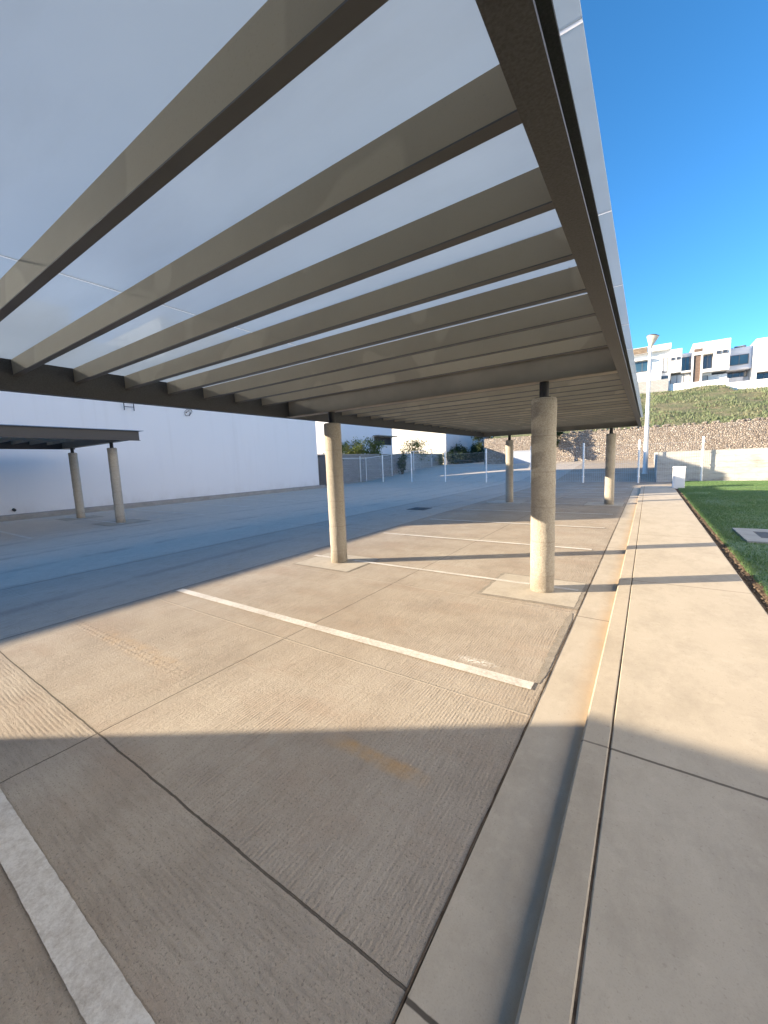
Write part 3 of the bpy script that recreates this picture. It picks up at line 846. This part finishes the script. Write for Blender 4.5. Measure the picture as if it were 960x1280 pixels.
# foliage
def leaf_cloud(name, clumps, n, size, mat, parent, seed=1):
    r = np.random.default_rng(seed); C = []
    tot = sum(c[3]*c[4]*c[5] for c in clumps)
    for (cx, cy, cz, rx, ry, rz) in clumps:
        k = max(20, int(n*rx*ry*rz/tot)); d = r.normal(size=(k, 3)); d /= np.linalg.norm(d, axis=1)[:, None]
        d *= (r.random(k)**.45)[:, None]*(1+.25*r.normal(size=k))[:, None]
        C.append(np.array([cx, cy, cz])+d*np.array([rx, ry, rz]))
    P = np.concatenate(C); n = len(P)
    u = r.normal(size=(n, 3)); u /= np.linalg.norm(u, axis=1)[:, None]
    w = np.cross(u, r.normal(size=(n, 3))); w /= np.linalg.norm(w, axis=1)[:, None]
    s = size*r.uniform(.6, 1.4, n)[:, None]
    v = np.stack([P-u*s, P+w*s*.45, P+u*s, P-w*s*.45], 1)-np.array(woff(parent))
    me = bpy.data.meshes.new(name)
    me.vertices.add(4*n); me.vertices.foreach_set('co', v.reshape(-1).astype(np.float32))
    me.loops.add(4*n); me.loops.foreach_set('vertex_index', np.arange(4*n, dtype=np.int32))
    me.polygons.add(n); me.polygons.foreach_set('loop_start', np.arange(0, 4*n, 4, dtype=np.int32)); me.polygons.foreach_set('loop_total', np.full(n, 4, dtype=np.int32))
    me.update(); me.materials.append(mat)
    o = bpy.data.objects.new(name, me); col.objects.link(o); o.parent = parent
    return o

def plant(name, x, y, z, w, h, mat, label, cat, n=1500, leaf=.09, group=None, seed=0, spiky=False):
    r = random.Random(seed); t = empty(name, (x, y, z), label, cat, group)
    cl = []
    b = MB()
    for k in range(9):
        a = r.uniform(0, 2*PI); q = r.uniform(.1, .8)*w/2; hh = r.uniform(.35, .95)*h
        p = (x+q*math.cos(a), y+q*math.sin(a), z+hh)
        cl.append((*p, w*r.uniform(.16, .30), w*r.uniform(.16, .30), h*r.uniform(.10, .2)*(1.6 if spiky else 1)))
        b.tube((x+.2*q*math.cos(a), y+.2*q*math.sin(a), z-.05), p, .02, 5)
    cl.append((x, y, z+h*.4, w*.36, w*.36, h*.36))
    b.build('branches', M['bark'], t)
    leaf_cloud('foliage', cl, n, leaf, mat, t, seed+5)
    return t
G1 = 'bushes above the left block wall'
plant('bush', -23.6, 27.2, 1.2, 2.2, 2.5, M['shrub'], 'yellow green bush over the wall nearest the white building', 'bush', 1800, .09, G1, 11)
plant('bush', -23.7, 30.0, 1.2, 2.6, 3.2, M['shrub'], 'tallest reddish tipped bush above the grey block wall', 'bush', 2400, .09, G1, 12)
plant('bush', -23.5, 32.8, 1.3, 2.4, 2.7, M['shrub'], 'broad leafy bush under the awning of the shaded house', 'bush', 2000, .09, G1, 13)
plant('bush', -21.7, 35.8, .35, 1.2, 2.5, M['hedge'], 'dark upright bush in front of the join of the two block walls', 'bush', 1200, .09, None, 14)
plant('bush', -23.4, 42.0, 1.2, 4.6, 3.0, M['shrub'], 'pale green bush in front of the sunlit cream wall', 'bush', 1900, .1, G1, 15)
plant('bush', -22.0, 45.8, 1.0, 1.6, 1.6, M['shrub'], 'small straggly bush at the foot of the cream wall', 'bush', 900, .09, None, 16)
for i, (y, h, w, lab) in enumerate(((49.5, 1.9, 1.8, 'round dark shrub nearest the lit corner of the cream house'), (52.3, 2.3, 1.6, 'pointed dark shrub second along the pale side wall'), (55.0, 1.7, 1.9, 'low dark shrub in the middle of the hedge row'), (58.0, 2.5, 1.7, 'tall dark shrub fourth along the pale side wall'), (61.0, 1.9, 2.0, 'wide dark shrub near the far end of the hedge row'), (64.2, 2.2, 2.0, 'last dark shrub of the row beside the far trees'))):
    plant('shrub', -21.6, y, .95, w*1.65, h*1.12, M['hedge'], lab, 'shrub', 1900, .12, 'dark shrubs along the pale side wall', 30+i, True)

def tree(x, y, z, h, r, label, seed):
    q = random.Random(seed); t = empty('tree', (x, y, z), label, 'tree', 'dark trees at the far end of the lot')
    b = MB().cone((x, y, z-.1), .14, .07, h*.55, 8)
    cl = []
    for k in range(11):
        a = q.uniform(0, 2*PI); d = q.uniform(.2, .85)*r; hh = q.uniform(.42, .98)*h
        p = (x+d*math.cos(a), y+d*math.sin(a), z+hh); cl.append((*p, r*q.uniform(.25, .42), r*q.uniform(.25, .42), h*q.uniform(.09, .15)))
        b.cone((x, y, z+h*.35), .045, .02, (Vector(p)-Vector((x, y, z+h*.35))).length, 5, Vector(p)-Vector((x, y, z+h*.35)))
    b.build('trunk', M['bark'], t)
    leaf_cloud('crown', cl, 2200, .13, M['tree'], t, seed+1)
tree(-14.6, 50, 1.2, 5.0, 2.0, 'dark bushy tree behind the low shade-tinted wall', 51)
tree(-11.2, 49.5, 1.2, 4.6, 1.9, 'dark tree right of the low shade-tinted wall', 52)
tree(-17.9, 52, 1.2, 5.2, 2.1, 'dark tree nearest the pale side wall', 53)
tree(-8.7, 43.4, .98, 4.2, 1.3, 'slim dark tree against the end of the stone wall', 54)

# ------------------------------------------------------------------ far walls and hillside houses
gw = empty('gabion_wall', (8, 45, 0), 'brown rubble stone retaining wall at the foot of the grassy slope', 'wall')
b = MB(); n = 80; x0, x1 = -16, 45
tops = [4.0+.06*noise.noise(Vector((i*.7, 0, 0))) for i in range(n+1)]
F = []; 
for yy in (45.0, 45.6):
    F.append(([b.bm.verts.new((x0+(x1-x0)*i/n, yy, 0)) for i in range(n+1)], [b.bm.verts.new((x0+(x1-x0)*i/n, yy+.0, tops[i])) for i in range(n+1)]))
for i in range(n):
    (a, c), (d, e) = F
    b.bm.faces.new((a[i], a[i+1], c[i+1], c[i])); b.bm.faces.new((d[i+1], d[i], e[i], e[i+1])); b.bm.faces.new((c[i], c[i+1], e[i+1], e[i]))
b.build('stone_face', M['stone'], gw)
# loose coping stones along its top
b = MB()
for i in range(170):
    x = random.uniform(-10, 20); r = random.uniform(.09, .2)
    m = Matrix.Translation((x, random.uniform(45.05, 45.5), 4.03+r*.35)) @ Matrix.Rotation(random.uniform(0, 6), 4, 'Z') @ Matrix.Diagonal((r*1.3, r, r*.8, 1))
    bmesh.ops.create_icosphere(b.bm, subdivisions=1, radius=1, matrix=m)
b.build('coping_stones', M['stone'], gw)

cw = empty('concrete_wall', (8, 26.6, 0), 'stained pale concrete retaining wall at the back of the lawn', 'wall')
b = MB(); b.box(.40, 40, 26.5, 26.72, -.05, 1.66); b.box(.40, .62, 26.722, 44.8, -.05, 1.655)
b.build('wall', M['conc_wall'], cw)

YF = 70.0
def win(h, x0, x1, z0, z1, y, glass='glass', mull=1, frame='frame'):
    w = MB()
    f = .07
    w.box(x0, x1, y-.05, y+.05, z0, z0+f); w.box(x0, x1, y-.05, y+.05, z1-f, z1)
    w.box(x0, x0+f, y-.05, y+.05, z0+f, z1-f); w.box(x1-f, x1, y-.05, y+.05, z0+f, z1-f)
    for k in range(1, mull+1):
        xm = x0+(x1-x0)*k/(mull+1); w.box(xm-.035, xm+.035, y-.045, y+.045, z0+f, z1-f)
    w = w.build('window', M[frame], h)
    MB().box(x0+f, x1-f, y-.01, y+.01, z0+f, z1-f).build('pane', M[glass], w)

# house A (left, stone frieze)
h = empty('house', (-1, 72, 9), 'white house with brown stone frieze under its roof behind the street lamp', 'house', )
b = MB(); b.box(-9, 2.1, YF+.6, 80, 8, 16.0); b.box(-9, 1.05, YF, YF+.6, 12.0, 13.3); b.box(-9, 2.05, YF-.25, YF+.6, 16.001, 16.75); b.box(-9, -.25, YF-.1, YF+.6, 15.0, 15.25)
b.build('wall', M['house_white'], h)
MB().box(-9, -.75, YF-.32, YF-.252, 15.9, 16.70).build('frieze', M['cladding'], h)
win(h, -2.3, -.25, 13.45, 14.9, YF+.52, 'glass', 1); win(h, .8, 2.0, 11.95, 12.5, YF+.52, 'dark_glass', 1)
win(h, 1.2, 1.75, 12.95, 15.0, YF+.52, 'curtain', 0)
MB().box(-9, 1.92, YF-.6, YF-.3, 8, 11.9).build('lower_wall', M['house_grey'], h)
# house B
h = empty('house', (3.2, 72, 9), 'narrow white house with blue glazed recess left of the brown door house', 'house')
b = MB(); b.box(1.95, 3.3, YF, 80, 12.7, 15.85); b.box(2.12, 4.42, YF+2.4, 80, 8, 15.55); b.box(3.3, 4.42, YF, YF+2.4, 12.55, 12.75); b.box(1.95, 4.45, YF-.2, YF+.1, 8, 11.15); b.box(1.94, 2.10, YF, YF+2.4, 11.15, 12.7)
b.build('wall', M['house_white'], h)
win(h, 2.1, 2.55, 14.35, 14.75, YF-.02, 'dark_glass', 0); win(h, 2.72, 3.15, 14.35, 14.75, YF-.02, 'dark_glass', 0)
win(h, 3.4, 4.35, 12.8, 15.0, YF+2.33, 'glass', 1); win(h, 2.15, 4.4, 11.15, 12.5, YF+.9, 'curtain', 2)
# house C
h = empty('house', (6.4, 72, 9), 'tallest white house with a brown entrance panel and roof vent slot', 'house')
b = MB()
b.box(4.45, 8.38, YF-.2, YF+.1, 8, 11.05)                         # garden wall
b.box(4.46, 8.36, YF+1.2, 80, 8, 11.9)                              # ground floor block behind
b.box(4.46, 4.62, YF-.1, YF+1.2, 11.05, 14.6); b.box(5.40, 5.60, YF-.1, YF+1.2, 11.05, 14.6)
b.box(4.46, 8.36, YF-.15, 79, 14.602, 16.15)                         # upper band
b.box(5.60, 8.36, YF-.12, YF+1.2, 12.2, 12.62); b.box(6.70, 8.36, YF-.12, 79, 12.622, 14.60)
b.box(4.46, 6.70, YF+.9, 79, 11.9, 14.60)
b.build('wall', M['house_white'], h)
MB().box(4.65, 5.38, YF+.05, YF+.2, 11.1, 14.55).build('entrance_panel', M['wood'], h)
MB().box(4.6, 5.5, YF-.18, YF-.152, 15.0, 15.40).build('vent', M['wood'], h)
win(h, 5.65, 6.65, 12.7, 14.5, YF+.75, 'dark_glass', 1); win(h, 6.95, 7.45, 14.32, 14.75, YF-.17, 'dark_glass', 0); win(h, 7.6, 8.1, 14.32, 14.75, YF-.17, 'dark_glass', 0)
win(h, 5.65, 6.35, 11.2, 12.1, YF+1.15, 'curtain', 0)
# house D
h = empty('house', (9.6, 73, 9), 'set back white house with wide blue window in the shade of its neighbour', 'house')
b = MB(); b.box(8.40, 10.85, YF+2.2, 80, 12.3, 15.2); b.box(8.40, 10.85, YF+3.6, 80, 8, 12.3); b.box(8.40, 10.85, YF+1.9, YF+2.2, 12.3, 12.5); b.box(8.4, 10.2, YF+2.9, YF+3.2, 8, 11.45)
b.build('wall', M['shade_lilac'], h)
win(h, 8.65, 10.55, 12.95, 14.25, YF+2.14, 'glass', 1); win(h, 8.5, 10.7, 11.5, 12.25, YF+3.5, 'dark_glass', 2)
b = MB(); b.box(9.3, 9.9, YF+4, YF+5, 15.2, 15.75); b.cone((10.2, YF+4.5, 15.2), .35, .35, .6, 12); b.box(8.6, 9.1, YF+3.6, YF+4.2, 15.2, 15.5)
b.build('roof_tank', M['frame'], h)
# house E
h = empty('house', (14, 73, 8), 'large plain white house at the right edge of the hill row', 'house')
b = MB(); b.box(10.87, 18, YF, 80, 11.4, 15.55); b.box(10.87, 18, YF+1.0, 80, 7, 11.4); b.box(8.4, 18.5, YF-1.0, YF-.7, 6.5, 10.35); b.box(10.87, 11.1, YF, YF+1.0, 10.2, 11.4)
b.build('wall', M['house_white'], h)
win(h, 11.15, 12.75, 10.35, 11.38, YF+.9, 'dark_glass', 1); win(h, 13.2, 15.2, 12.6, 14.0, YF-.02, 'dark_glass', 1)

# ------------------------------------------------------------------ camera
cam = bpy.data.cameras.new('camera'); co = bpy.data.objects.new('camera', cam); col.objects.link(co); scene.camera = co
F_PX = 488.536
cam.sensor_fit = 'VERTICAL'; cam.sensor_height = 24.; cam.sensor_width = 18.; cam.lens = 24.*F_PX/1280
cam.clip_start = .02; cam.clip_end = 2000
r = Vector((0.82983518, 0.55667547, -0.03854869)); u = Vector((-0.0364881, 0.12306794, 0.99172723)); f = Vector((-0.55681433, 0.82156358, -0.12243813))
mw = Matrix((r, u, -f)).transposed().to_4x4(); mw.translation = (0, 0, 1.6); co.matrix_world = mw

# ------------------------------------------------------------------ light
EL = math.radians(17.3); AZ = math.atan(.65)
to_sun = Vector((-math.cos(EL)*math.cos(AZ), -math.cos(EL)*math.sin(AZ), math.sin(EL)))
sl = bpy.data.lights.new('sun', 'SUN'); so = bpy.data.objects.new('sun', sl); col.objects.link(so)
sl.energy = 5.0; sl.angle = math.radians(.32); sl.color = (1, .82, .60)
so.rotation_euler = to_sun.to_track_quat('Z', 'Y').to_euler()
w = bpy.data.worlds.new('World'); scene.world = w; w.use_nodes = True
nt = w.node_tree; nt.nodes.clear()
sky = nt.nodes.new('ShaderNodeTexSky'); sky.sky_type = 'NISHITA'; sky.sun_disc = False
sky.sun_elevation = EL; sky.sun_rotation = math.atan2(to_sun.x, to_sun.y)
sky.altitude = 1500; sky.air_density = .8; sky.dust_density = .5; sky.ozone_density = 4.5
hs = nt.nodes.new('ShaderNodeHueSaturation'); hs.inputs['Saturation'].default_value = 1.12; hs.inputs['Hue'].default_value = .491
bg = nt.nodes.new('ShaderNodeBackground'); bg.inputs['Strength'].default_value = .125
ow = nt.nodes.new('ShaderNodeOutputWorld')
nt.links.new(sky.outputs[0], hs.inputs['Color']); nt.links.new(hs.outputs[0], bg.inputs[0]); nt.links.new(bg.outputs[0], ow.inputs[0])

vs = scene.view_settings; scene.display_settings.display_device = 'sRGB'
vs.view_transform = 'Standard'; vs.look = 'None'; vs.exposure = 1.70; vs.gamma = 1; vs.use_curve_mapping = False
cy = scene.cycles
cy.use_denoising = True; cy.denoising_prefilter = 'ACCURATE'; cy.max_bounces = 8; cy.diffuse_bounces = 7; cy.transmission_bounces = 6; cy.transparent_max_bounces = 12; cy.glossy_bounces = 3
cy.caustics_reflective = False; cy.caustics_refractive = False; cy.sample_clamp_indirect = 6
